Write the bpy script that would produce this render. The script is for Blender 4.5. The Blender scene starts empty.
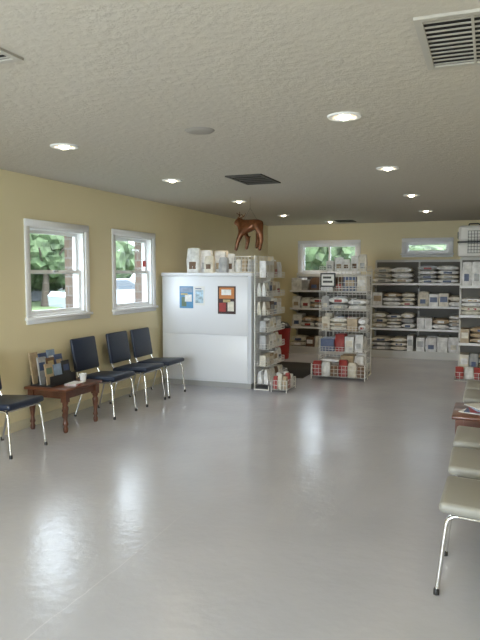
import bpy, bmesh, math, random
from mathutils import Vector, Matrix
random.seed(23)
S=bpy.context.scene
COL=S.collection
# ------------------------------------------------------------------ materials
def mat(name,col,rough=0.5,metal=0.0,spec=0.5,coat=0.0,emis=None,estr=0,bump=None,var=0.0,vscale=5):
    m=bpy.data.materials.new(name); m.use_nodes=True
    nt=m.node_tree; b=nt.nodes['Principled BSDF']
    b.inputs['Base Color'].default_value=(*col,1); b.inputs['Roughness'].default_value=rough
    b.inputs['Metallic'].default_value=metal; b.inputs['Specular IOR Level'].default_value=spec
    b.inputs['Coat Weight'].default_value=coat
    if emis: 
        b.inputs['Emission Color'].default_value=(*emis,1); b.inputs['Emission Strength'].default_value=estr
    tc=nt.nodes.new('ShaderNodeTexCoord')
    if var>0:
        n=nt.nodes.new('ShaderNodeTexNoise'); n.inputs['Scale'].default_value=vscale; n.inputs['Detail'].default_value=4
        nt.links.new(tc.outputs['Object'],n.inputs['Vector'])
        r=nt.nodes.new('ShaderNodeValToRGB')
        r.color_ramp.elements[0].position=.3; r.color_ramp.elements[1].position=.7
        r.color_ramp.elements[0].color=(*[c*(1-var) for c in col],1)
        r.color_ramp.elements[1].color=(*[min(1,c*(1+var)) for c in col],1)
        nt.links.new(n.outputs['Fac'],r.inputs['Fac']); nt.links.new(r.outputs['Color'],b.inputs['Base Color'])
    if bump:
        sc,st,dist=bump
        n=nt.nodes.new('ShaderNodeTexNoise'); n.inputs['Scale'].default_value=sc; n.inputs['Detail'].default_value=3
        nt.links.new(tc.outputs['Object'],n.inputs['Vector'])
        bp=nt.nodes.new('ShaderNodeBump'); bp.inputs['Strength'].default_value=st; bp.inputs['Distance'].default_value=dist
        nt.links.new(n.outputs['Fac'],bp.inputs['Height']); nt.links.new(bp.outputs['Normal'],b.inputs['Normal'])
    return m
M_wall=mat('wall_cream_paint',(.82,.73,.48),.6,bump=(60,.15,.004),var=.02,vscale=1.5)
M_base=mat('baseboard_paint',(.74,.68,.50),.5)
M_white=mat('white_trim_paint',(.88,.89,.90),.4)
M_ceil=mat('ceiling_texture',(.57,.535,.475),.8)
def ceil_nodes():
    nt=M_ceil.node_tree; b=nt.nodes['Principled BSDF']; tc=nt.nodes.new('ShaderNodeTexCoord')
    n=nt.nodes.new('ShaderNodeTexNoise'); n.inputs['Scale'].default_value=20; n.inputs['Detail'].default_value=6; n.inputs['Roughness'].default_value=.65
    nt.links.new(tc.outputs['Object'],n.inputs['Vector'])
    r=nt.nodes.new('ShaderNodeValToRGB'); r.color_ramp.elements[0].position=.38; r.color_ramp.elements[1].position=.66
    nt.links.new(n.outputs['Fac'],r.inputs['Fac'])
    bp=nt.nodes.new('ShaderNodeBump'); bp.inputs['Strength'].default_value=.33; bp.inputs['Distance'].default_value=.008
    nt.links.new(r.outputs['Color'],bp.inputs['Height']); nt.links.new(bp.outputs['Normal'],b.inputs['Normal'])
ceil_nodes()
M_floor=mat('floor_painted_concrete',(.50,.50,.53),.22,spec=.8)
def floor_nodes():
    nt=M_floor.node_tree; b=nt.nodes['Principled BSDF']; tc=nt.nodes.new('ShaderNodeTexCoord')
    n=nt.nodes.new('ShaderNodeTexNoise'); n.inputs['Scale'].default_value=1.2; n.inputs['Detail'].default_value=6
    nt.links.new(tc.outputs['Object'],n.inputs['Vector'])
    r=nt.nodes.new('ShaderNodeValToRGB'); r.color_ramp.elements[0].position=.3; r.color_ramp.elements[1].position=.75
    r.color_ramp.elements[0].color=(.47,.485,.545,1); r.color_ramp.elements[1].color=(.53,.545,.605,1)
    nt.links.new(n.outputs['Fac'],r.inputs['Fac'])
    # faint wandering slab joint, worn away further down the room
    sx=nt.nodes.new('ShaderNodeSeparateXYZ'); nt.links.new(tc.outputs['Object'],sx.inputs[0])
    n3=nt.nodes.new('ShaderNodeTexNoise'); n3.inputs['Scale'].default_value=3; n3.inputs['Detail'].default_value=5; nt.links.new(tc.outputs['Object'],n3.inputs['Vector'])
    m1=nt.nodes.new('ShaderNodeMath'); m1.operation='MULTIPLY_ADD'; m1.inputs[1].default_value=.05; m1.inputs[2].default_value=1.71; nt.links.new(n3.outputs['Fac'],m1.inputs[0])
    m2=nt.nodes.new('ShaderNodeMath'); m2.operation='ADD'; nt.links.new(sx.outputs['X'],m2.inputs[0]); nt.links.new(m1.outputs[0],m2.inputs[1])
    m3=nt.nodes.new('ShaderNodeMath'); m3.operation='ABSOLUTE'; nt.links.new(m2.outputs[0],m3.inputs[0])
    m4=nt.nodes.new('ShaderNodeMapRange'); m4.inputs['From Min'].default_value=0; m4.inputs['From Max'].default_value=.005; m4.inputs['To Min'].default_value=.4; m4.inputs['To Max'].default_value=0; nt.links.new(m3.outputs[0],m4.inputs['Value'])
    m5=nt.nodes.new('ShaderNodeMapRange'); m5.inputs['From Min'].default_value=2.8; m5.inputs['From Max'].default_value=3.7; m5.inputs['To Min'].default_value=1; m5.inputs['To Max'].default_value=.0; nt.links.new(sx.outputs['Y'],m5.inputs['Value'])
    m6=nt.nodes.new('ShaderNodeMath'); m6.operation='MULTIPLY'; nt.links.new(m4.outputs['Result'],m6.inputs[0]); nt.links.new(m5.outputs['Result'],m6.inputs[1])
    mc=nt.nodes.new('ShaderNodeMix'); mc.data_type='RGBA'; nt.links.new(m6.outputs[0],mc.inputs['Factor']); nt.links.new(r.outputs['Color'],mc.inputs[6]); mc.inputs[7].default_value=(.78,.78,.82,1)
    nt.links.new(mc.outputs[2],b.inputs['Base Color'])
    mr=nt.nodes.new('ShaderNodeMapRange'); mr.inputs['To Min'].default_value=.16; mr.inputs['To Max'].default_value=.29
    nt.links.new(n.outputs['Fac'],mr.inputs['Value']); nt.links.new(mr.outputs['Result'],b.inputs['Roughness'])
    n2=nt.nodes.new('ShaderNodeTexNoise'); n2.inputs['Scale'].default_value=14; n2.inputs['Detail'].default_value=5
    nt.links.new(tc.outputs['Object'],n2.inputs['Vector'])
    bp=nt.nodes.new('ShaderNodeBump'); bp.inputs['Strength'].default_value=.22; bp.inputs['Distance'].default_value=.01
    nt.links.new(n2.outputs['Fac'],bp.inputs['Height']); nt.links.new(bp.outputs['Normal'],b.inputs['Normal'])
floor_nodes()
M_brick=bpy.data.materials.new('brick_exterior'); M_brick.use_nodes=True
nt=M_brick.node_tree; b=nt.nodes['Principled BSDF']; b.inputs['Roughness'].default_value=.9
tc=nt.nodes.new('ShaderNodeTexCoord'); mp=nt.nodes.new('ShaderNodeMapping'); mp.inputs['Rotation'].default_value=(math.radians(90),0,0)
br=nt.nodes.new('ShaderNodeTexBrick'); br.inputs['Color1'].default_value=(.11,.07,.05,1); br.inputs['Color2'].default_value=(.15,.105,.075,1)
br.inputs['Mortar'].default_value=(.18,.165,.15,1); br.inputs['Scale'].default_value=2.4
nt.links.new(tc.outputs['Object'],mp.inputs['Vector']); nt.links.new(mp.outputs['Vector'],br.inputs['Vector']); nt.links.new(br.outputs['Color'],b.inputs['Base Color'])
M_glass=bpy.data.materials.new('window_glass'); M_glass.use_nodes=True
nt=M_glass.node_tree; nt.nodes.clear(); o=nt.nodes.new('ShaderNodeOutputMaterial'); mx=nt.nodes.new('ShaderNodeMixShader'); tr=nt.nodes.new('ShaderNodeBsdfTransparent'); gl=nt.nodes.new('ShaderNodeBsdfGlossy'); gl.inputs['Roughness'].default_value=.02
tr.inputs['Color'].default_value=(.93,.95,.95,1); mx.inputs[0].default_value=.05
nt.links.new(tr.outputs[0],mx.inputs[1]); nt.links.new(gl.outputs[0],mx.inputs[2]); nt.links.new(mx.outputs[0],o.inputs[0])
M_chrome=mat('chrome',(.75,.75,.74),.18,metal=1)
M_navy=mat('navy_vinyl',(.012,.022,.05),.42,bump=(120,.2,.002))
M_taupe=mat('taupe_vinyl',(.33,.325,.29),.4,bump=(120,.2,.002))
M_wood=mat('cherry_wood',(.13,.045,.022),.35,var=.35,vscale=9,coat=.3)
M_fridge=mat('cabinet_enamel',(.84,.86,.90),.3)
M_fridge2=mat('cabinet_trim',(.66,.69,.74),.35)
M_grey=mat('grey_metal',(.42,.42,.42),.45)
M_shelf=mat('shelf_enamel',(.66,.65,.61),.45)
M_back=mat('shelf_back_panel',(.20,.19,.17),.7)
M_dark=mat('dark_plastic',(.02,.02,.022),.45)
M_wire=mat('rack_wire',(.78,.77,.73),.35,metal=.0)
M_red=mat('red_plastic',(.40,.03,.025),.4)
M_paper=mat('paper_white',(.82,.82,.80),.6)
M_rubber=mat('mat_rubber',(.03,.028,.026),.9,bump=(200,.4,.003))
M_vent=mat('vent_metal',(.48,.46,.42),.5)
M_spk=mat('speaker_grille',(.36,.34,.31),.6,bump=(400,.5,.002))
M_ventd=mat('vent_louver_dark',(.06,.058,.052),.6)
M_black=mat('vent_dark',(.01,.01,.01),.9)
M_bulb=mat('lamp_bulb',(1,1,1),.3,emis=(1,.86,.62),estr=25)
M_ref=mat('lamp_reflector',(.9,.85,.75),.25,metal=.6,emis=(1,.66,.36),estr=1.5)  # warm emission paints the bulb's glow onto the reflector
M_copper=mat('copper_brown',(.17,.06,.02),.25,metal=.4,var=.4,vscale=20)
PCOL=[(.78,.78,.76),(.72,.68,.58),(.46,.35,.22),(.34,.04,.035),(.07,.10,.2),(.16,.09,.05),(.14,.2,.13),(.42,.43,.44),(.04,.04,.04),(.50,.40,.18),(.84,.84,.84),(.27,.36,.5)]
PM=[mat('package_%d'%i,c,.4,var=.22,vscale=15) for i,c in enumerate(PCOL)]
# ------------------------------------------------------------------ mesh builder
class B:
    def __init__(s,M=None):
        s.v=[];s.f=[];s.mi=[];s.sm=[];s.mats=[];s.M=M or Matrix()
    def m(s,mt):
        if mt not in s.mats: s.mats.append(mt)
        return s.mats.index(mt)
    def add(s,vs,fs,mt,smooth=False,M=None):
        o=len(s.v); T=s.M@M if M else s.M
        s.v+= [T@Vector(p) for p in vs]
        k=s.m(mt)
        for f in fs: s.f.append([o+i for i in f]); s.mi.append(k); s.sm.append(smooth)
    def box(s,x0,y0,z0,x1,y1,z1,mt,M=None):
        if x0>x1:x0,x1=x1,x0
        if y0>y1:y0,y1=y1,y0
        if z0>z1:z0,z1=z1,z0
        vs=[(x0,y0,z0),(x1,y0,z0),(x1,y1,z0),(x0,y1,z0),(x0,y0,z1),(x1,y0,z1),(x1,y1,z1),(x0,y1,z1)]
        s.add(vs,[(0,3,2,1),(4,5,6,7),(0,1,5,4),(1,2,6,5),(2,3,7,6),(3,0,4,7)],mt,False,M)
    def rbox(s,x0,y0,z0,x1,y1,z1,mt,r=.02,seg=3,M=None):
        bm=bmesh.new(); bmesh.ops.create_cube(bm,size=1)
        for v in bm.verts: v.co=Vector(((x0+x1)/2+v.co.x*(x1-x0),(y0+y1)/2+v.co.y*(y1-y0),(z0+z1)/2+v.co.z*(z1-z0)))
        bmesh.ops.bevel(bm,geom=bm.edges[:],offset=r,segments=seg,profile=.5,affect='EDGES')
        bm.verts.index_update()
        s.add([v.co.copy() for v in bm.verts],[[v.index for v in f.verts] for f in bm.faces],mt,True,M); bm.free()
    def bag(s,cx,cy,z0,w,d,h,mt,M=None,flat=False):
        bm=bmesh.new(); bmesh.ops.create_cube(bm,size=2); bmesh.ops.subdivide_edges(bm,edges=bm.edges[:],cuts=3,use_grid_fill=True)
        lean=random.uniform(-.06,.06)*w
        for v in bm.verts:
            x,y,z=v.co
            if flat:
                v.co=Vector((x*w/2,y*d/2*(1-.08*x*x),z*h/2*(1-.55*abs(x)**4)*(1-.35*abs(y)**4)))
            else:
                t=(z+1)/2
                v.co=Vector((x*w/2*(1-.10*z*z)+lean*t,y*d/2*(1-.75*max(0,t-.3)**2*1.6)*(1-.2*abs(x)**4),z*h/2*(1-.04*x*x if z>0 else 1)))
            v.co+=Vector((cx,cy,z0+h/2))+Vector((random.uniform(-1,1),random.uniform(-1,1),0))*min(w,d)*.03
        bm.verts.index_update()
        s.add([v.co.copy() for v in bm.verts],[[v.index for v in f.verts] for f in bm.faces],mt,True,M); bm.free()
    def tube(s,pts,r,mt,seg=8,fil=0,M=None):
        P=[Vector(p) for p in pts]
        if fil>0:
            Q=[P[0]]
            for i in range(1,len(P)-1):
                a=(P[i-1]-P[i]);b=(P[i+1]-P[i]); k=min(fil,a.length*.45,b.length*.45)
                A=P[i]+a.normalized()*k; C=P[i]+b.normalized()*k
                for j in range(6):
                    t=j/5; Q.append(A*(1-t)**2+P[i]*2*t*(1-t)+C*t*t)
            Q.append(P[-1]); P=Q
        vs=[];fs=[]; n=None
        for i,p in enumerate(P):
            d=(P[min(i+1,len(P)-1)]-P[max(i-1,0)]).normalized()
            if n is None:
                n=d.cross(Vector((0,0,1)) if abs(d.z)<.9 else Vector((1,0,0))).normalized()
            else: n=(n-d*n.dot(d)).normalized()
            bb=d.cross(n)
            rr=r[i] if isinstance(r,(list,tuple)) else r
            for j in range(seg):
                a=2*math.pi*j/seg; vs.append(p+n*math.cos(a)*rr+bb*math.sin(a)*rr)
        for i in range(len(P)-1):
            for j in range(seg):
                a=i*seg+j;b_=i*seg+(j+1)%seg; fs.append((a,b_,b_+seg,a+seg))
        fs.append(list(range(seg))[::-1]); fs.append([(len(P)-1)*seg+j for j in range(seg)])
        s.add(vs,fs,mt,True,M)
    def lathe(s,prof,cx,cy,mt,seg=16,M=None,cap=True):
        vs=[];fs=[]
        for (r,z) in prof:
            for j in range(seg):
                a=2*math.pi*j/seg; vs.append((cx+r*math.cos(a),cy+r*math.sin(a),z))
        for i in range(len(prof)-1):
            for j in range(seg):
                a=i*seg+j;b_=i*seg+(j+1)%seg; fs.append((a,b_,b_+seg,a+seg))
        if cap: fs.append(list(range(seg))[::-1]); fs.append([(len(prof)-1)*seg+j for j in range(seg)])
        s.add(vs,fs,mt,True,M)
    def obj(s,name,parent=None,loc=None):
        me=bpy.data.meshes.new(name); me.from_pydata([tuple(v) for v in s.v],[],s.f)
        for m_ in s.mats: me.materials.append(m_)
        for p,k,sm in zip(me.polygons,s.mi,s.sm): p.material_index=k; p.use_smooth=sm
        me.update()
        bm=bmesh.new(); bm.from_mesh(me); bmesh.ops.recalc_face_normals(bm,faces=bm.faces); bm.to_mesh(me); bm.free()
        if any(s.sm):
            try: me.set_sharp_from_angle(angle=math.radians(50))
            except Exception: pass
        ob=bpy.data.objects.new(name,me); COL.objects.link(ob)
        if parent: ob.parent=parent
        if loc: ob.location=loc
        return ob
def empty(name,loc=(0,0,0),rz=0):
    e=bpy.data.objects.new(name,None); e.empty_display_size=.1; COL.objects.link(e); e.location=loc; e.rotation_euler=(0,0,rz); return e
# ------------------------------------------------------------------ room
XL,XR,Y0,Y1,H=-4.16,.70,-2.5,12.2,2.44
T=.12;TB=.26
fl=B(); fl.box(XL-.05,Y0-.1,-.1,XR+.1,Y1+.1,0,M_floor); fl.obj('floor')
ce=B(); ce.box(XL-TB,Y0-.3,H,XR+.3,Y1+.3,H+.15,M_ceil); ce.obj('ceiling')
WL=[(5.05,5.96,1.07,1.95),(6.57,7.47,1.07,1.95)]
def wall_holes(a0,a1,z0,z1,holes):
    out=[];holes=sorted(holes);a=a0
    for (h0,h1,w0,w1) in holes:
        out.append((a,h0,z0,z1)); out.append((h0,h1,z0,w0)); out.append((h0,h1,w1,z1)); a=h1
    out.append((a,a1,z0,z1)); return out
w=B()
for a0,a1,z0,z1 in wall_holes(Y0,Y1,0,H,WL):
    w.box(XL-T,a0,z0,XL,a1,z1,M_wall); w.box(XL-TB,a0,z0,XL-T,a1,z1,M_brick)
w.obj('wall_left')
WB=[(-3.46,-2.37,1.50,2.06),(-1.47,-.70,1.86,2.07)]
w=B()
for a0,a1,z0,z1 in wall_holes(XL-TB,XR+.2,0,H,WB):
    w.box(a0,Y1,z0,a1,Y1+T,z1,M_wall); w.box(a0,Y1+T,z0,a1,Y1+TB,z1,M_brick)
w.obj('wall_back')
w=B(); w.box(XR,Y0,0,XR+.15,Y1,H,M_wall); w.obj('wall_right')
WR=[(-3.6,-.9,.5,2.15)]
w=B()
for a0,a1,z0,z1 in wall_holes(XL-TB,XR+.2,0,H,WR): w.box(a0,Y0-T,z0,a1,Y0,z1,M_wall)
w.obj('wall_front')
b_=B(); b_.box(XL,Y0+.01,0,XL+.012,Y1-.01,.09,M_base); b_.obj('baseboard_left')
b_=B(); b_.box(XL+.013,Y1-.012,0,XR-.013,Y1,.09,M_base); b_.obj('baseboard_back')
b_=B(); b_.box(XR-.012,Y0+.01,0,XR,Y1-.01,.09,M_base); b_.obj('baseboard_right')
M_red2=mat('red_sticker',(.5,.04,.03),.5)
def window(name,u0,u1,z0,z1,Mx,style,sticker=False):
    b=B(Mx); c=.07
    b.rbox(u0-c,-.022,z1,u1+c,-.001,z1+c,M_white,.005,1); b.rbox(u0-c-.015,-.05,z0-.03,u1+c+.015,-.001,z0,M_white,.006,1)
    b.rbox(u0-c,-.02,z0-c,u1+c,-.001,z0-.03,M_white,.005,1)
    b.rbox(u0-c,-.022,z0,u0,-.001,z1,M_white,.005,1); b.rbox(u1,-.022,z0,u1+c,-.001,z1,M_white,.005,1)
    j=.02
    b.box(u0,-.001,z0,u0+j,T+.02,z1,M_white); b.box(u1-j,-.001,z0,u1,T+.02,z1,M_white)
    b.box(u0,-.001,z0,u1,T+.02,z0+j,M_white); b.box(u0,-.001,z1-j,u1,T+.02,z1,M_white)
    a0,a1,c0,c1=u0+j,u1-j,z0+j,z1-j; s=.035
    def sash(p0,p1,q0,q1,d):
        b.box(p0,d,q0,p0+s,d+.03,q1,M_white); b.box(p1-s,d,q0,p1,d+.03,q1,M_white)
        b.box(p0+s,d,q0,p1-s,d+.03,q0+s,M_white); b.box(p0+s,d,q1-s,p1-s,d+.03,q1,M_white)
        b.box(p0+s,d+.012,q0+s,p1-s,d+.016,q1-s,M_glass)
    if style=='hung':
        zm=(c0+c1)/2
        sash(a0,a1,zm-.02,c1,.075); sash(a0,a1,c0,zm+.02,.04)
        b.box((a0+a1)/2-.03,.025,zm+.0,(a0+a1)/2+.03,.04,zm+.018,M_grey)
        if sticker: b.box(a1-s-.10,.048,zm+.07,a1-s-.02,.051,zm+.15,M_red2)
    elif style=='slide':
        um=(a0+a1)/2
        sash(a0,um+.02,c0,c1,.04); sash(um-.02,a1,c0,c1,.075)
    else: sash(a0,a1,c0,c1,.05)
    return b.obj(name)
ML=Matrix(((0,-1,0,XL),(1,0,0,0),(0,0,1,0),(0,0,0,1)))
window('window_1',*WL[0],ML,'hung'); window('window_2',*WL[1],ML,'hung',True)
MB=Matrix(((1,0,0,0),(0,1,0,Y1),(0,0,1,0),(0,0,0,1)))
window('window_3',*WB[0],MB,'slide'); window('window_4',*WB[1],MB,'fix')
MF=Matrix(((-1,0,0,0),(0,-1,0,Y0),(0,0,1,0),(0,0,0,1)))
window('window_5',.9,3.6,.5,2.15,MF,'slide')  # unseen window behind the camera, added as opening for the fill lamp
# ------------------------------------------------------------------ ceiling fixtures
SP=19
def downlight(x,y,strength):
    e=empty('recessed_downlight',(x,y,H))
    b=B(); b.lathe([(.065,-.003),(.08,-.012),(.10,-.010),(.105,0)],0,0,M_white,24,cap=False); b.obj('trim_ring',e)
    b=B(); b.lathe([(.001,-.002),(.065,-.003)],0,0,M_ref,24,cap=False); b.obj('reflector',e)
    b=B(); b.lathe([(.001,-.024),(.02,-.022),(.033,-.012),(.038,-.003)],0,0,M_bulb,16,cap=False); b.obj('bulb',e)
    l=bpy.data.lights.new('spot','SPOT'); l.energy=strength; l.color=(1,.82,.60); l.spot_size=math.radians(140); l.spot_blend=1; l.shadow_soft_size=.05
    o=bpy.data.objects.new('lamp_spot',l); COL.objects.link(o); o.parent=e; o.location=(0,0,-.04)
for x,y in ((-2.97,4.03),(-3.03,5.88),(-3.09,7.9),(-3.16,10.05),(-.84,3.88),(-.88,5.91),(-.91,8.04),(-.93,10.15)): downlight(x,y,SP)
downlight(-.84,1.9,SP); downlight(-2.97,1.9,SP)
downlight(-2.75,11.6,SP)
def vent(name,x0,y0,x1,y1,n,lm=None,k=.16):
    lm=lm or M_vent
    b=B(); f=.03
    b.box(x0,y0,H-.012,x1,y0+f,H-.0005,lm); b.box(x0,y1-f,H-.012,x1,y1,H-.0005,lm)
    b.box(x0,y0+f,H-.012,x0+f,y1-f,H-.0005,lm); b.box(x1-f,y0+f,H-.012,x1,y1-f,H-.0005,lm)
    b.box(x0+f,y0+f,H-.004,x1-f,y1-f,H-.0005,M_black)
    for i in range(n):
        y=y0+f+(y1-y0-2*f)*(i+.5)/n; hw=(y1-y0-2*f)/n*k
        b.box(x0+f,y-hw,H-.008,x1-f,y+hw,H-.006,lm)
    if n>8: b.box((x0+x1)/2-.005,y0+f,H-.012,(x0+x1)/2+.005,y1-f,H-.005,lm)
    return b.obj(name)
vent('ceiling_vent',-.29,2.50,.12,3.12,11)
vent('ceiling_vent',-2.42,5.80,-2.05,6.42,5,M_ventd,.22)
vent('ceiling_vent',-2.25,1.95,-1.93,2.34,8)
vent('ceiling_vent',-2.62,11.35,-2.3,11.75,4,M_ventd)
b=B(); b.lathe([(.001,H-.016),(.06,H-.016),(.085,H-.012),(.10,H-.001)],-1.81,3.91,M_spk,28,cap=False); b.obj('ceiling_speaker')
# ------------------------------------------------------------------ chairs
def chair(x,y,rz,vinyl):
    e=empty('waiting_chair',(x,y,0),rz)
    b=B(); r=.0105
    for s in (-1,1):
        b.tube([(.245,s*.225,.002),(.205,s*.205,.378),(-.17,s*.2,.360),(-.235,s*.195,.50),(-.285,s*.19,.79)],r,M_chrome,8,.05)
        b.tube([(-.225,s*.225,.002),(-.12,s*.2,.352)],r,M_chrome,8)
        for fx,fy in ((.245,.225),(-.225,.225)):
            b.lathe([(.014,0),(.014,.02),(.0115,.03)],fx,s*fy,M_dark,10)
    b.tube([(.19,-.2,.372),(.19,.2,.372)],r*.9,M_chrome,8); b.tube([(-.12,-.2,.352),(-.12,.2,.352)],r*.9,M_chrome,8)
    b.tube([(-.22,-.195,.47),(-.22,.195,.47)],r*.8,M_chrome,8)
    b.obj('frame',e)
    b=B(); Rt=Matrix.Translation((.02,0,.404))@Matrix.Rotation(math.radians(-3),4,'Y')
    b.rbox(-.22,-.225,-.027,.225,.225,.027,vinyl,.022,3,M=Rt); b.obj('seat',e)
    b=B(); Rt=Matrix.Translation((-.245,0,.635))@Matrix.Rotation(math.radians(-9.5),4,'Y')
    b.rbox(-.018,-.22,-.175,.022,.22,.175,vinyl,.018,3,M=Rt); b.obj('backrest',e)
    return e
chair(-3.82,4.28,.02,M_navy)
for y in (5.78,6.45,6.985): chair(-3.80,y,random.uniform(-.03,.03),M_navy)
for y in (3.25,3.86,4.44): chair(.055,y,math.pi+random.uniform(-.03,.03),M_taupe)
for y in (5.95,6.5): chair(.055,y,math.pi,M_taupe)
# ------------------------------------------------------------------ tables
def table(name,x0,x1,y0,y1,h):
    e=empty(name,((x0+x1)/2,(y0+y1)/2,0)); a=(x1-x0)/2; c=(y1-y0)/2
    b=B(); b.rbox(-a,-c,h-.028,a,c,h,M_wood,.01,2)
    b.obj('top',e)
    b=B(); i=.045; 
    b.box(-a+i,-c+i,h-.10,a-i,-c+i+.018,h-.028,M_wood); b.box(-a+i,c-i-.018,h-.10,a-i,c-i,h-.028,M_wood)
    b.box(-a+i,-c+i+.018,h-.10,-a+i+.018,c-i-.018,h-.028,M_wood); b.box(a-i-.018,-c+i+.018,h-.10,a-i,c-i-.018,h-.028,M_wood)
    b.obj('apron',e)
    for k,(sx,sy) in enumerate(((-1,-1),(1,-1),(1,1),(-1,1))):
        b=B(); px,py=sx*(a-.055),sy*(c-.055)
        b.lathe([(.016,0),(.022,.01),(.024,.04),(.016,.06),(.027,.08),(.020,.10),(.018,.13),(.024,.18),(.030,.225),(.030,.24),(.020,.26),(.029,.275),(.029,.29)],px,py,M_wood,14)
        b.box(px-.029,py-.029,.29,px+.029,py+.029,h-.028,M_wood); b.obj('leg_%d'%(k+1),e)
    return e
table('side_table',-4.12,-3.63,4.88,5.48,.42)
table('side_table',-.24,.25,4.95,5.50,.44)
b=B(); z=.4205
b.box(-4.08,4.93,z,-3.84,5.33,z+.015,M_dark)
for i,xx in enumerate((-4.075,-3.99,-3.905,-3.85)):
    b.box(xx,4.93,z+.015,xx+.006,5.33,z+.10,M_dark)
for i,(xx,hh) in enumerate(((-4.055,.30),(-3.97,.26),(-3.895,.20))):
    for j in range(3):
        y0=4.935+j*.13; mt=PM[[2,4,11,7,5,4,2,11,8][i*3+j]]
        Rm=Matrix.Translation((xx,0,z+.016))@Matrix.Rotation(math.radians(-9),4,'Y')
        b.box(0,y0,0,.012,y0+.115,hh-.02*(j%2),mt,M=Rm)
        b.box(.0121,y0+.015,hh*.5,.013,y0+.10,hh*.8,PM[(i*2+j*5+2)%12],M=Rm)
b.obj('magazine_rack')
b=B(); 
for k,(mx,my,a) in enumerate(((-3.735,5.15,.2),(-3.73,5.16,.35),(-3.73,5.15,.1))):
    b.box(-.06,-.09,0,.06,.09,.006,PM[[0,3,10][k]],M=Matrix.Translation((mx,my,.4205+k*.0063))@Matrix.Rotation(a,4,'Z'))
b.obj('magazine_pile')
b=B(); b.lathe([(.028,.4205),(.036,.50),(.033,.50),(.026,.426)],-3.76,5.33,M_paper,18,cap=False); b.lathe([(.0,.4225),(.028,.4225)],-3.76,5.33,M_paper,18,cap=False); b.obj('paper_cup')
b=B()
for k in range(5):
    b.box(-.10,-.14,0,.10,.14,.007,PM[[0,4,3,11,0][k]],M=Matrix.Translation((-.05+.012*k,5.2+.01*(k%2),.4405+k*.0073))@Matrix.Rotation(.25*k-.4,4,'Z'))
b.obj('magazine_pile')
# ------------------------------------------------------------------ cooler cabinet
b=B(); x0,x1,y0,y1=-4.12,-2.83,7.66,8.45
b.box(x0+.02,y0+.03,0,x1-.02,y1-.02,.07,M_grey)
b.rbox(x0,y0+.012,.07,x1,y1,1.46,M_fridge,.008,2)
b.rbox(x0-.005,y0-.008,1.46,x1+.008,y1+.005,1.505,M_fridge,.01,2)
b.rbox(x0+.012,y0,.70,x1-.05,y0+.014,1.455,M_fridge,.006,2)
b.rbox(x0+.012,y0,.095,x1-.05,y0+.014,.685,M_fridge,.006,2)
b.box(x1-.045,y0+.002,.075,x1-.004,y0+.013,1.455,M_fridge2)
b.obj('cooler_cabinet')
def poster(name,cx,cz,w,h,bg,shapes,y=7.655):
    b=B(); b.box(cx-w/2,y-.0015,cz-h/2,cx+w/2,y,cz+h/2,bg)
    for i,(a0,c0,a1,c1,mt) in enumerate(shapes):
        b.box(cx-w/2+a0*w,y-.0022-.0002*i,cz-h/2+c0*h,cx-w/2+a1*w,y-.0015,cz-h/2+c1*h,mt)
    b.obj(name)
Msky=mat('poster_blue',(.10,.28,.50),.4); Mor=mat('poster_orange',(.55,.2,.05),.4); Mdk=mat('poster_dark',(.05,.02,.02),.4); Mlb=mat('poster_lightblue',(.45,.6,.7),.4,var=.4,vscale=30)
poster('poster',-3.75,1.18,.20,.29,Msky,[(.05,.72,.95,.95,PM[11]),(.15,.08,.5,.5,PM[6]),(.4,.3,.9,.62,PM[0]),(.1,.6,.6,.68,PM[9])],7.658)
poster('poster',-3.56,1.20,.15,.25,M_paper,[(.12,.12,.88,.8,Mlb),(.12,.85,.7,.9,PM[4])],7.658)
poster('poster',-3.17,1.15,.25,.36,Mdk,[(.08,.55,.92,.95,Mor),(.2,.68,.75,.88,PM[0]),(.08,.08,.45,.4,PM[3]),(.55,.1,.9,.45,PM[1]),(.3,.42,.7,.52,PM[9])],7.658)
b=B()
for (cx,cy,w_,h_,k) in ((-3.72,7.84,.18,.33,0),(-3.57,7.92,.16,.30,10),(-3.47,7.80,.13,.22,1),(-3.36,7.9,.15,.28,0),(-3.27,7.80,.12,.20,7),(-3.19,7.88,.10,.25,0),(-3.68,8.1,.22,.31,0),(-3.42,8.1,.22,.30,1)):
    b.bag(cx,cy,1.506,w_,.11,h_,PM[k])
    b.rbox(cx-w_*.28,cy-.057,1.55,cx+w_*.28,cy-.045,1.55+h_*.3,PM[random.choice([2,7,5,11,7])],.004,1)
b.obj('pet_food_sacks')
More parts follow.
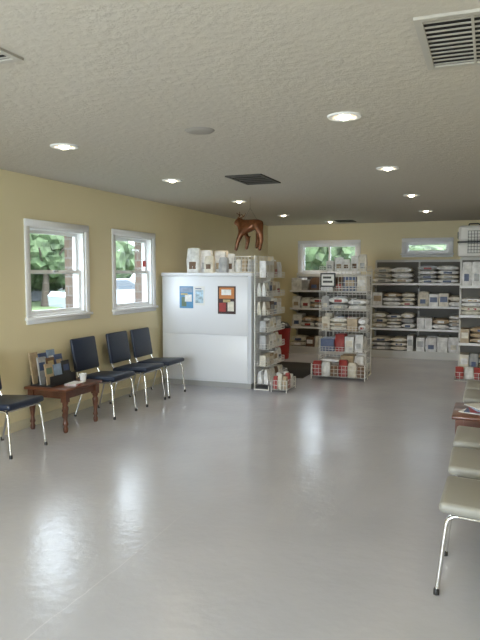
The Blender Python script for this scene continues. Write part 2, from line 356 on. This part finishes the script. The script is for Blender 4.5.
# ------------------------------------------------------------------ products
def fill(b,x0,x1,y0,y1,z,hmax,dens=1.0,kinds='sbc'):
    x=x0+.005
    while x<x1-.08:
        k=random.choice(kinds); w_=random.uniform(.11,.2); c=random.choice([0,0,0,0,1,1,10,10,10,1,2,3,4,5,7,7,0,1,2,10,0])
        if k=='s':
            w_=random.uniform(.24,.36)
            if x+w_>x1-.01: w_=x1-.01-x
            hh=random.choice([.06,.075,.09]); n=max(1,int(random.uniform(.85,1.0)*(hmax-.005)/hh))
            for i in range(n):
                mt=PM[c] if random.random()<.7 else PM[random.choice([0,1,2,7,10,0,1])]
                dx=random.uniform(-.008,.008)
                b.bag(x+w_/2+dx,y0+.02+(y1-y0)*.40+random.uniform(-.02,.01),z+i*hh,w_*.99,(y1-y0)*.75,hh*1.15,mt,flat=True)
                lb=random.choice([0,1,3,7,2,4,10,10])
                b.box(x+w_*.3+dx,y0+(y1-y0)*.025+.0,z+i*hh+hh*.3,x+w_*.7+dx,y0+(y1-y0)*.025+.03,z+i*hh+hh*.72,PM[lb])
        elif k=='b':
            if x+w_>x1-.01: w_=x1-.01-x
            hh=random.uniform(.65,.95)*hmax
            b.box(x,y0+.02,z,x+w_,y1-.06,z+hh,PM[c]); b.box(x+w_*.12,y0+.017,z+hh*.35,x+w_*.88,y0+.021,z+hh*.75,PM[random.choice([0,1,4,7,2,10])])
        elif k=='p':
            if x+w_>x1-.01: w_=x1-.01-x
            for q in (0,1):
                h2=random.uniform(.75,.97)*hmax
                b.bag(x+w_/2,y0+(y1-y0)*(.28+.42*q),z,w_,(y1-y0)*.36,h2,PM[c])
                if q==0: b.box(x+w_*.25,y0+(y1-y0)*.09,z+h2*.2,x+w_*.75,y0+(y1-y0)*.2,z+h2*.5,PM[random.choice([3,0,7,2,4,1])])
        else:
            if x+w_>x1-.01: break
            rr=.036
            for i in range(int(min(2,hmax/.11))):
                for j in range(max(1,int(w_/(.074)))):
                    b.lathe([(rr,z+i*.102),(rr,z+i*.102+.1)],x+.037+j*.075,y0+.07,PM[c],10)
        x+=w_+random.uniform(.001,.012)/dens
def gondola(name,stock,x0,x1,ybk,yfr,h,levels,Mx=None,bays=2,kinds='sbcb'):
    b=B(Mx)
    b.box(x0,ybk-.03,0,x1,ybk,h,M_back)
    b.box(x0,yfr+.02,0,x1,ybk-.03,levels[0]-.025,M_shelf)
    b.box(x0,ybk-.05,h-.03,x1,ybk+.002,h+.012,M_shelf)
    for i in range(bays+1):
        x=x0+(x1-x0)*i/bays; b.box(x-.014,ybk-.065,0,x+.014,ybk-.028,h,M_shelf)
    st=B(Mx)
    for i,z in enumerate(levels):
        yf=yfr if i==0 else yfr+.06
        b.box(x0,yf,z-.028,x1,ybk-.03,z-.004,M_shelf); b.box(x0,yf-.006,z-.034,x1,yf,z+.004,M_white if i else M_shelf)
        if i>0:
            for k in range(bays+1):
                x=x0+(x1-x0)*k/bays; x=min(max(x,x0+.006),x1-.006)
                b.add([(x,ybk-.03,z-.028),(x,ybk-.03,z-.12),(x,yf+.03,z-.028)],[(0,1,2)],M_shelf)
        top=levels[i+1]-.05 if i+1<len(levels) else h+.02
        for k in range(bays):
            a0=x0+(x1-x0)*k/bays; a1=x0+(x1-x0)*(k+1)/bays
            fill(st,a0+.02,a1-.02,yf,ybk-.08,z-.003,(top-z-.01)*.88,kinds=kinds)
    o=b.obj(name); s=st.obj(stock); return o,s
gondola('gondola_shelf','packaged_goods',-1.98,-.42,12.12,11.48,1.73,[.13,.52,.92,1.32],bays=2,kinds='ssspbb')
gondola('gondola_shelf','packaged_goods',-3.5,-2.06,12.12,11.5,1.46,[.13,.5,.85,1.18],bays=2,kinds='bbcsp')
gondola('gondola_shelf','packaged_goods',-.40,.5,10.05,9.58,1.72,[.13,.5,.9,1.32],bays=1,kinds='bspp')
MRt=Matrix(((0,1,0,0),(-1,0,0,0),(0,0,1,0),(0,0,0,1)))
gondola('gondola_shelf','packaged_goods',-11.4,-10.1,.10,-.36,1.72,[.13,.5,.9,1.32],Mx=MRt,bays=1,kinds='bsp')
e=empty('pet_carrier',(-.24,9.82,1.733))
M_carr=mat('carrier_plastic',(.80,.79,.76),.45)
b=B(); b.rbox(-.2,-.18,0,.22,.2,.20,M_carr,.03,2); b.obj('lower_shell',e)
b=B(); b.rbox(-.195,-.175,.205,.215,.195,.44,M_carr,.05,3); b.obj('upper_shell',e)
b=B(); b.box(-.205,-.186,.195,.225,.206,.215,M_dark); b.obj('seam_band',e)
b=B()
for i in range(6): b.tube([(-.06+i*.04,-.186,.05),(-.06+i*.04,-.186,.36)],.003,M_dark,6)
for i in range(8): b.tube([(-.07,-.187,.05+i*.044),(.15,-.187,.05+i*.044)],.003,M_dark,6)
b.obj('wire_door',e)
b=B(); b.tube([(-.06,0,.43),(-.06,0,.47),(.08,0,.47),(.08,0,.43)],.01,M_dark,8,.02); b.obj('handle',e)
b=B()
for i in range(4): b.box(-.2075,-.12+i*.07,.26,-.195,-.09+i*.07,.35,M_dark)
b.obj('side_vents',e)
b=B(); b.rbox(-.38,10.3,1.734,-.1,10.6,2.0,PM[0],.006,1); b.box(-.383,10.34,1.78,-.379,10.56,1.95,PM[4]); b.box(-.34,10.297,1.78,-.14,10.3,1.95,PM[4]); b.obj('shipping_carton')
# ------------------------------------------------------------------ wire racks
def grid(b,o,u,v,nu,nv,r=.0032):
    o=Vector(o);u=Vector(u);v=Vector(v)
    for i in range(nu+1): b.tube([o+u*i/nu,o+u*i/nu+v],r,M_wire,5)
    for j in range(nv+1): b.tube([o+v*j/nv,o+v*j/nv+u],r,M_wire,5)
def wire_rack(name,stock,x0,x1,yf,yb,h,levels,Mx=None,basket=.12,kinds='bp',lip=.07,deck=None,extra=None):
    b=B(Mx)
    grid(b,(x0,yb,.06),(x1-x0,0,0),(0,0,h-.06),max(3,round((x1-x0)/.055)),max(4,round(h/.1)))
    for x in (x0,x1):
        b.tube([(x,yb,.0),(x,yb,h)],.009,M_wire,8); b.tube([(x,yf-.02,.005),(x,yb,.005)],.009,M_wire,8)
        b.tube([(x,yf-.02,.0),(x,yf-.02,.06)],.008,M_wire,8)
    st=B(Mx)
    for i,z in enumerate(levels):
        y0=yf-(.04 if i==0 else 0)
        grid(b,(x0,y0,z),(x1-x0,0,0),(0,yb-y0,0),max(3,round((x1-x0)/.06)),4,.0025)
        L=basket if i==0 else lip
        grid(b,(x0,y0,z),(x1-x0,0,0),(0,0,L),max(3,round((x1-x0)/.05)),2,.003)
        for x in (x0,x1): grid(b,(x,y0,z),(0,yb-y0,0),(0,0,L),4,2,.0025)
        top=(levels[i+1] if i+1<len(levels) else h)
        if i+1<len(levels) or not deck: fill(st,x0+.01,x1-.01,y0+.01,yb-.0,z+.004,(top-z)*.88,dens=.9,kinds=kinds)
    if deck: deck(st)
    if extra: extra(b,st)
    r=b.obj(name); return r,st.obj(stock,parent=r)
def deck_sacks(st):
    for (cx,cy,w_,h_,k) in ((-2.2,9.3,.11,.15,0),(-2.07,9.34,.12,.20,10),(-1.95,9.28,.11,.17,0),(-1.84,9.34,.11,.22,0),(-1.72,9.3,.12,.24,1),(-2.1,9.42,.13,.20,0),(-1.85,9.42,.13,.22,10)):
        st.bag(cx,cy,1.53,w_,.10,h_,PM[k]); st.rbox(cx-w_*.28,cy-.054,1.57,cx+w_*.28,cy-.042,1.57+h_*.3,PM[random.choice([7,2,7,5])],.004,1)
def front_panels(b,st):
    for x in (-2.30,-1.62): grid(b,(x,9.08,.06),(0,.42,0),(0,0,1.46),5,15,.0028)
    grid(b,(-2.02,9.05,1.20),(.40,0,0),(0,0,.33),8,4,.0035)
    x0,x1,ya,yb=-2.34,-1.58,8.80,9.02
    for (o_,u_,v_,n1,n2) in (((x0,ya,.04),(x1-x0,0,0),(0,0,.16),14,3),((x0,yb,.04),(x1-x0,0,0),(0,0,.16),14,3),((x0,ya,.04),(0,yb-ya,0),(0,0,.16),4,3),((x1,ya,.04),(0,yb-ya,0),(0,0,.16),4,3),((x0,ya,.04),(x1-x0,0,0),(0,yb-ya,0),14,4)):
        grid(b,o_,u_,v_,n1,n2,.0028)
    for x in (x0,x1):
        for y in (ya,yb): b.tube([(x,y,0),(x,y,.22)],.007,M_wire,6)
    for i in range(6):
        st.bag(x0+.07+i*.125,8.91,.046,.12,.17,random.uniform(.15,.24),PM[[3,0,5,3,1,5][i]])
wire_rack('wire_display_rack','packaged_treats',-2.30,-1.62,9.08,9.5,1.55,[.07,.36,.66,.96,1.24,1.525],kinds='bpsp',deck=deck_sacks,extra=front_panels)
b=B(); b.box(-2.28,9.035,1.30,-2.06,9.045,1.50,M_dark); b.box(-2.26,9.032,1.32,-2.08,9.035,1.48,M_paper)
b.box(-2.24,9.0305,1.36,-2.10,9.032,1.39,PM[8]); b.box(-2.24,9.0305,1.42,-2.12,9.032,1.45,PM[8]); b.obj('framed_sign')
MX=Matrix(((0,-1,0,0),(1,0,0,0),(0,0,1,0),(0,0,0,1)))
wire_rack('wire_display_rack','packaged_treats',7.68,8.40,2.62,2.79,1.72,[.07,.30,.52,.74,.96,1.2,1.44],Mx=MX,kinds='bp')
b=B(); grid(b,(-3.12,7.72,1.515),(.27,0,0),(0,0,.2),6,4); grid(b,(-3.12,7.95,1.515),(.27,0,0),(0,0,.2),6,4)
grid(b,(-3.12,7.72,1.515),(0,.23,0),(0,0,.2),4,4); grid(b,(-2.85,7.72,1.515),(0,.23,0),(0,0,.2),4,4); grid(b,(-3.12,7.72,1.512),(.27,0,0),(0,.23,0),6,4)
for i in range(3): b.bag(-3.06+i*.08,7.83,1.518,.07,.1,.16,PM[[0,2,7][i]])
b.obj('wire_basket')
b=B()
z=.03; xa,xb=-2.54,-2.34
grid(b,(xa,7.60,z),(xb-xa,0,0),(0,0,.12),5,2); grid(b,(xa,8.0,z),(xb-xa,0,0),(0,0,.12),5,2)
grid(b,(xb,7.60,z),(0,.40,0),(0,0,.12),7,2); grid(b,(xa,7.60,z),(0,.40,0),(0,0,.12),7,2); grid(b,(xa,7.60,z),(xb-xa,0,0),(0,.40,0),5,7)
for x,y in ((xa,7.60),(xb,7.60),(xa,8.0),(xb,8.0)): b.tube([(x,y,0),(x,y,.15)],.006,M_wire,6)
for i in range(3):
    for j in range(3): b.bag(xa+.04+i*.06,7.68+j*.12,.035,.055,.1,.16+.03*((i+j)%2),PM[[3,0,5,1,5,0,2,3,0][i*3+j]])
b.obj('treat_bin_basket')
b=B()
for i in range(5): b.bag(-.36+i*.12,9.42,.03,.11,.14,.16,PM[[3,0,3,1,3][i]])
grid(b,(-.42,9.33,.0),(.62,0,0),(0,0,.12),10,2); grid(b,(-.42,9.52,.0),(.62,0,0),(0,0,.12),10,2); grid(b,(-.42,9.33,0.002),(0,.19,0),(0,0,.12),4,2); grid(b,(-.42,9.33,.004),(.62,0,0),(0,.19,0),10,3)
b.obj('treat_bin_basket')
b=B(); b.rbox(-3.25,8.75,0,-2.45,10.25,.012,M_rubber,.004,1); b.obj('floor_mat')
b=B(); b.lathe([(.11,0),(.12,.02),(.15,.52),(.155,.54),(.145,.54),(.13,.1)],-3.38,10.7,M_red,20,cap=False); b.lathe([(0,.012),(.11,.012)],-3.38,10.7,M_red,20,cap=False)
b.lathe([(.15,.54),(.155,.56),(.10,.63),(.02,.65),(0,.65)],-3.38,10.7,M_dark,20,cap=False); b.obj('trash_bin')
b=B(); b.box(-4.05,9.6,0,-3.65,10.9,.9,M_dark); b.rbox(-4.08,9.55,.9,-3.6,10.95,.94,M_wood,.01,1)
for i in range(3): b.box(-3.655,9.65+i*.42,.08,-3.645,10.03+i*.42,.85,M_wood)
b.obj('storage_cabinet')
# ------------------------------------------------------------------ hanging deer ornament
def skin(name,verts,edges,rad,mt,parent,root=0):
    me=bpy.data.meshes.new(name); me.from_pydata(verts,edges,[]); ob=bpy.data.objects.new(name,me); COL.objects.link(ob); ob.parent=parent
    me.materials.append(mt)
    ob.modifiers.new('skin','SKIN'); sub=ob.modifiers.new('sub','SUBSURF'); sub.levels=2; sub.render_levels=2
    for i,r in enumerate(rad): me.skin_vertices[0].data[i].radius=(r,r) if not isinstance(r,tuple) else r
    me.skin_vertices[0].data[root].use_root=True
    ob.modifiers['skin'].use_smooth_shade=True
    return ob
e=empty('hanging_deer_ornament',(-2.79,7.50,1.78))
V=[(.12,0,.31),(0,0,.325),(-.09,0,.31),(-.13,0,.345),(-.155,0,.375),(-.21,0,.33),
   (.14,-.035,.24),(.165,-.04,.13),(.14,-.05,-.01),(.10,.035,.24),(.085,.05,.14),(.06,.06,.02),
   (-.10,-.035,.22),(-.14,-.05,.12),(-.17,-.06,-.01),(-.06,.035,.22),(-.045,.05,.13),(-.075,.06,.01),
   (.17,0,.35),(-.14,-.035,.40),(-.14,.035,.40)]
E=[(0,1),(1,2),(2,3),(3,4),(4,5),(0,6),(6,7),(7,8),(0,9),(9,10),(10,11),(2,12),(12,13),(13,14),(2,15),(15,16),(16,17),(0,18),(4,19),(4,20)]
R=[.085,.078,.08,.05,.048,.024,.045,.028,.022,.045,.028,.022,.043,.028,.022,.043,.028,.022,.02,.014,.014]
skin('body',V,E,R,M_copper,e,1)
b=B()
for s in (-1,1):
    b.tube([(-.15,s*.02,.40),(-.11,s*.06,.43),(-.10,s*.10,.47)],[.009,.007,.004],M_copper,6); b.tube([(-.11,s*.06,.43),(-.15,s*.08,.46)],[.007,.004],M_copper,6)
b.obj('antlers',e)
b=B(); b.tube([(.10,0,.36),(0,0,.52),(0,0,H-1.781)],.0015,M_dark,5); b.tube([(-.09,0,.36),(0,0,.52)],.0015,M_dark,5); b.obj('string',e)
# ------------------------------------------------------------------ exterior
M_grass=mat('grass',(.08,.12,.045),.9,var=.3,vscale=3); M_road=mat('road',(.40,.39,.38),.9,var=.05)
M_leaf=mat('foliage',(.055,.085,.038),.8,var=.7,vscale=1.6); M_bark=mat('bark',(.05,.04,.03),.9)
M_side=mat('house_siding',(.13,.14,.15),.8); M_roof=mat('roof_shingle',(.06,.055,.055),.9); M_wind=mat('dark_window',(.03,.04,.05),.1)
M_car=mat('car_paint_white',(.22,.24,.27),.2,coat=1)
b=B(); b.box(-70,-40,-.35,40,70,-.15,M_grass); b.obj('ground_lawn')
b=B(); b.box(-17,-40,-.15,-8.5,27,-.13,M_road); b.obj('street_pavement')
def tree(x,y,h,r):
    e=empty('tree',(x,y,-.15))
    b=B(); b.tube([(0,0,0),(.05,.05,h*.3),(0,.1,h*.6)],[.22,.16,.1],M_bark,10)
    for a in range(5):
        b.tube([(0,.05,h*.35),(r*.5*math.cos(a*1.3),r*.5*math.sin(a*1.3),h*.65)],[.08,.04],M_bark,6)
    b.obj('trunk',e)
    bm=bmesh.new()
    for i in range(14):
        a=random.uniform(0,6.28); q=random.uniform(0,.75)*r
        c=Vector((q*math.cos(a),q*math.sin(a),h*random.uniform(.42,.85)))
        res=bmesh.ops.create_icosphere(bm,subdivisions=3,radius=min(r*random.uniform(.3,.45),h*.3))
        for v in res['verts']:
            v.co=v.co*random.uniform(.78,1.15)+c
    me=bpy.data.meshes.new('canopy'); bm.to_mesh(me); bm.free(); me.materials.append(M_leaf)
    o=bpy.data.objects.new('canopy',me); COL.objects.link(o); o.parent=e
for (x,y,h,r) in ((-24,12,4.6,3.4),(-25,18,4.8,3.2),(-23,31,5,4),(-30,24,5.6,4),(-27,38,5.5,5),(-34,32,6,5),(-34,16,6,5),(-20.5,26,4.4,2.4),(-13,34,5,4),(-4,34,4.2,3.2),(-9,38,5,4.5),(2,34,4,3),(-2,44,5,4)): tree(x,y,h,r)
e=empty('house',(-29,30,-.15))
b=B(); b.box(-4,-4,0,4,4,2.5,M_side)
for yy in (-3,0): b.box(4,yy,1,4.05,yy+1.4,2.1,M_wind); b.box(3.99,yy-.1,.9,4.03,yy+1.5,2.2,M_white)
b.obj('siding',e)
b=B(); b.add([(-4.5,-4.5,2.5),(4.5,-4.5,2.5),(4.5,4.5,2.5),(-4.5,4.5,2.5),(0,-4.5,4),(0,4.5,4)],[(0,1,4),(1,2,5,4),(2,3,5),(3,0,4,5),(0,3,2,1)],M_roof); b.obj('roof',e)
def car(x,y,rz):
    e=empty('parked_car',(x,y,-.13),rz)
    prof=[(-2.2,.35),(-2.25,.75),(-2.1,.92),(-1.5,.98),(-.95,1.40),(.45,1.42),(1.15,.98),(2.0,.86),(2.25,.68),(2.25,.35)]
    b=B(); n=len(prof); vs=[]
    for s in (-1,1):
        for (px,pz) in prof: vs.append((px,s*(.86 if pz<1.1 else .68),pz))
    fs=[list(range(n))[::-1],[n+i for i in range(n)]]+[(i,(i+1)%n,n+(i+1)%n,n+i) for i in range(n)]
    b.add(vs,fs,M_car); b.obj('body',e)
    b=B()
    for s in (-1,1):
        b.add([(-1.35,s*.86,1.0),(-.92,s*.73,1.35),(.38,s*.73,1.36),(.98,s*.86,1.0)],[(0,1,2,3)],M_wind)
    b.obj('side_windows',e)
    b=B()
    for sx in (-1.4,1.4):
        for s in (-1,1):
            b.tube([(sx,s*.70,.33),(sx,s*.89,.33)],.33,M_dark,18); b.tube([(sx,s*.89,.33),(sx,s*.90,.33)],.18,M_grey,14)
    b.obj('wheels',e)
car(-14,21.8,math.radians(60))
# ------------------------------------------------------------------ lights
Wd=bpy.data.worlds.new('sky'); S.world=Wd; Wd.use_nodes=True
Wd.node_tree.nodes['Background'].inputs[0].default_value=(.80,.89,1,1); Wd.node_tree.nodes['Background'].inputs[1].default_value=10
l=bpy.data.lights.new('sun','SUN'); l.energy=7; l.angle=.02; l.color=(1,.95,.85); o=bpy.data.objects.new('sun',l); COL.objects.link(o)
o.rotation_euler=Vector((-.6,.25,-.9)).to_track_quat('-Z','Y').to_euler()
def area(name,loc,d,sx,sy,e,col,portal=False):
    l=bpy.data.lights.new(name,'AREA'); l.shape='RECTANGLE'; l.size=sx; l.size_y=sy; l.energy=e; l.color=col
    o=bpy.data.objects.new(name,l); COL.objects.link(o); o.location=loc; o.rotation_euler=Vector(d).to_track_quat('-Z','Z').to_euler()
    if portal: l.cycles.is_portal=True
    return o
area('front_daylight_fill',(-2.25,Y0-.35,1.4),(0,1,-.05),2.7,1.6,310,(.88,.93,1))  # added fill lamp behind the camera, stand-in for daylight from the front
for k,(a0,a1,z0,z1) in enumerate(WL): area('portal',(XL-.3,(a0+a1)/2,(z0+z1)/2),(1,0,0),a1-a0,z1-z0,1,(1,1,1),True)
for k,(a0,a1,z0,z1) in enumerate(WB): area('portal',((a0+a1)/2,Y1+.3,(z0+z1)/2),(0,-1,0),a1-a0,z1-z0,1,(1,1,1),True)
# ------------------------------------------------------------------ camera
c=bpy.data.cameras.new('camera'); c.sensor_fit='VERTICAL'; c.sensor_height=36; c.lens=36; c.clip_end=300
co=bpy.data.objects.new('camera',c); COL.objects.link(co); co.location=(0,0,1.5)
co.rotation_euler=(math.radians(90-4.2),0,math.radians(21.3)); S.camera=co
S.view_settings.view_transform='Standard'; S.view_settings.look='None'; S.view_settings.exposure=0
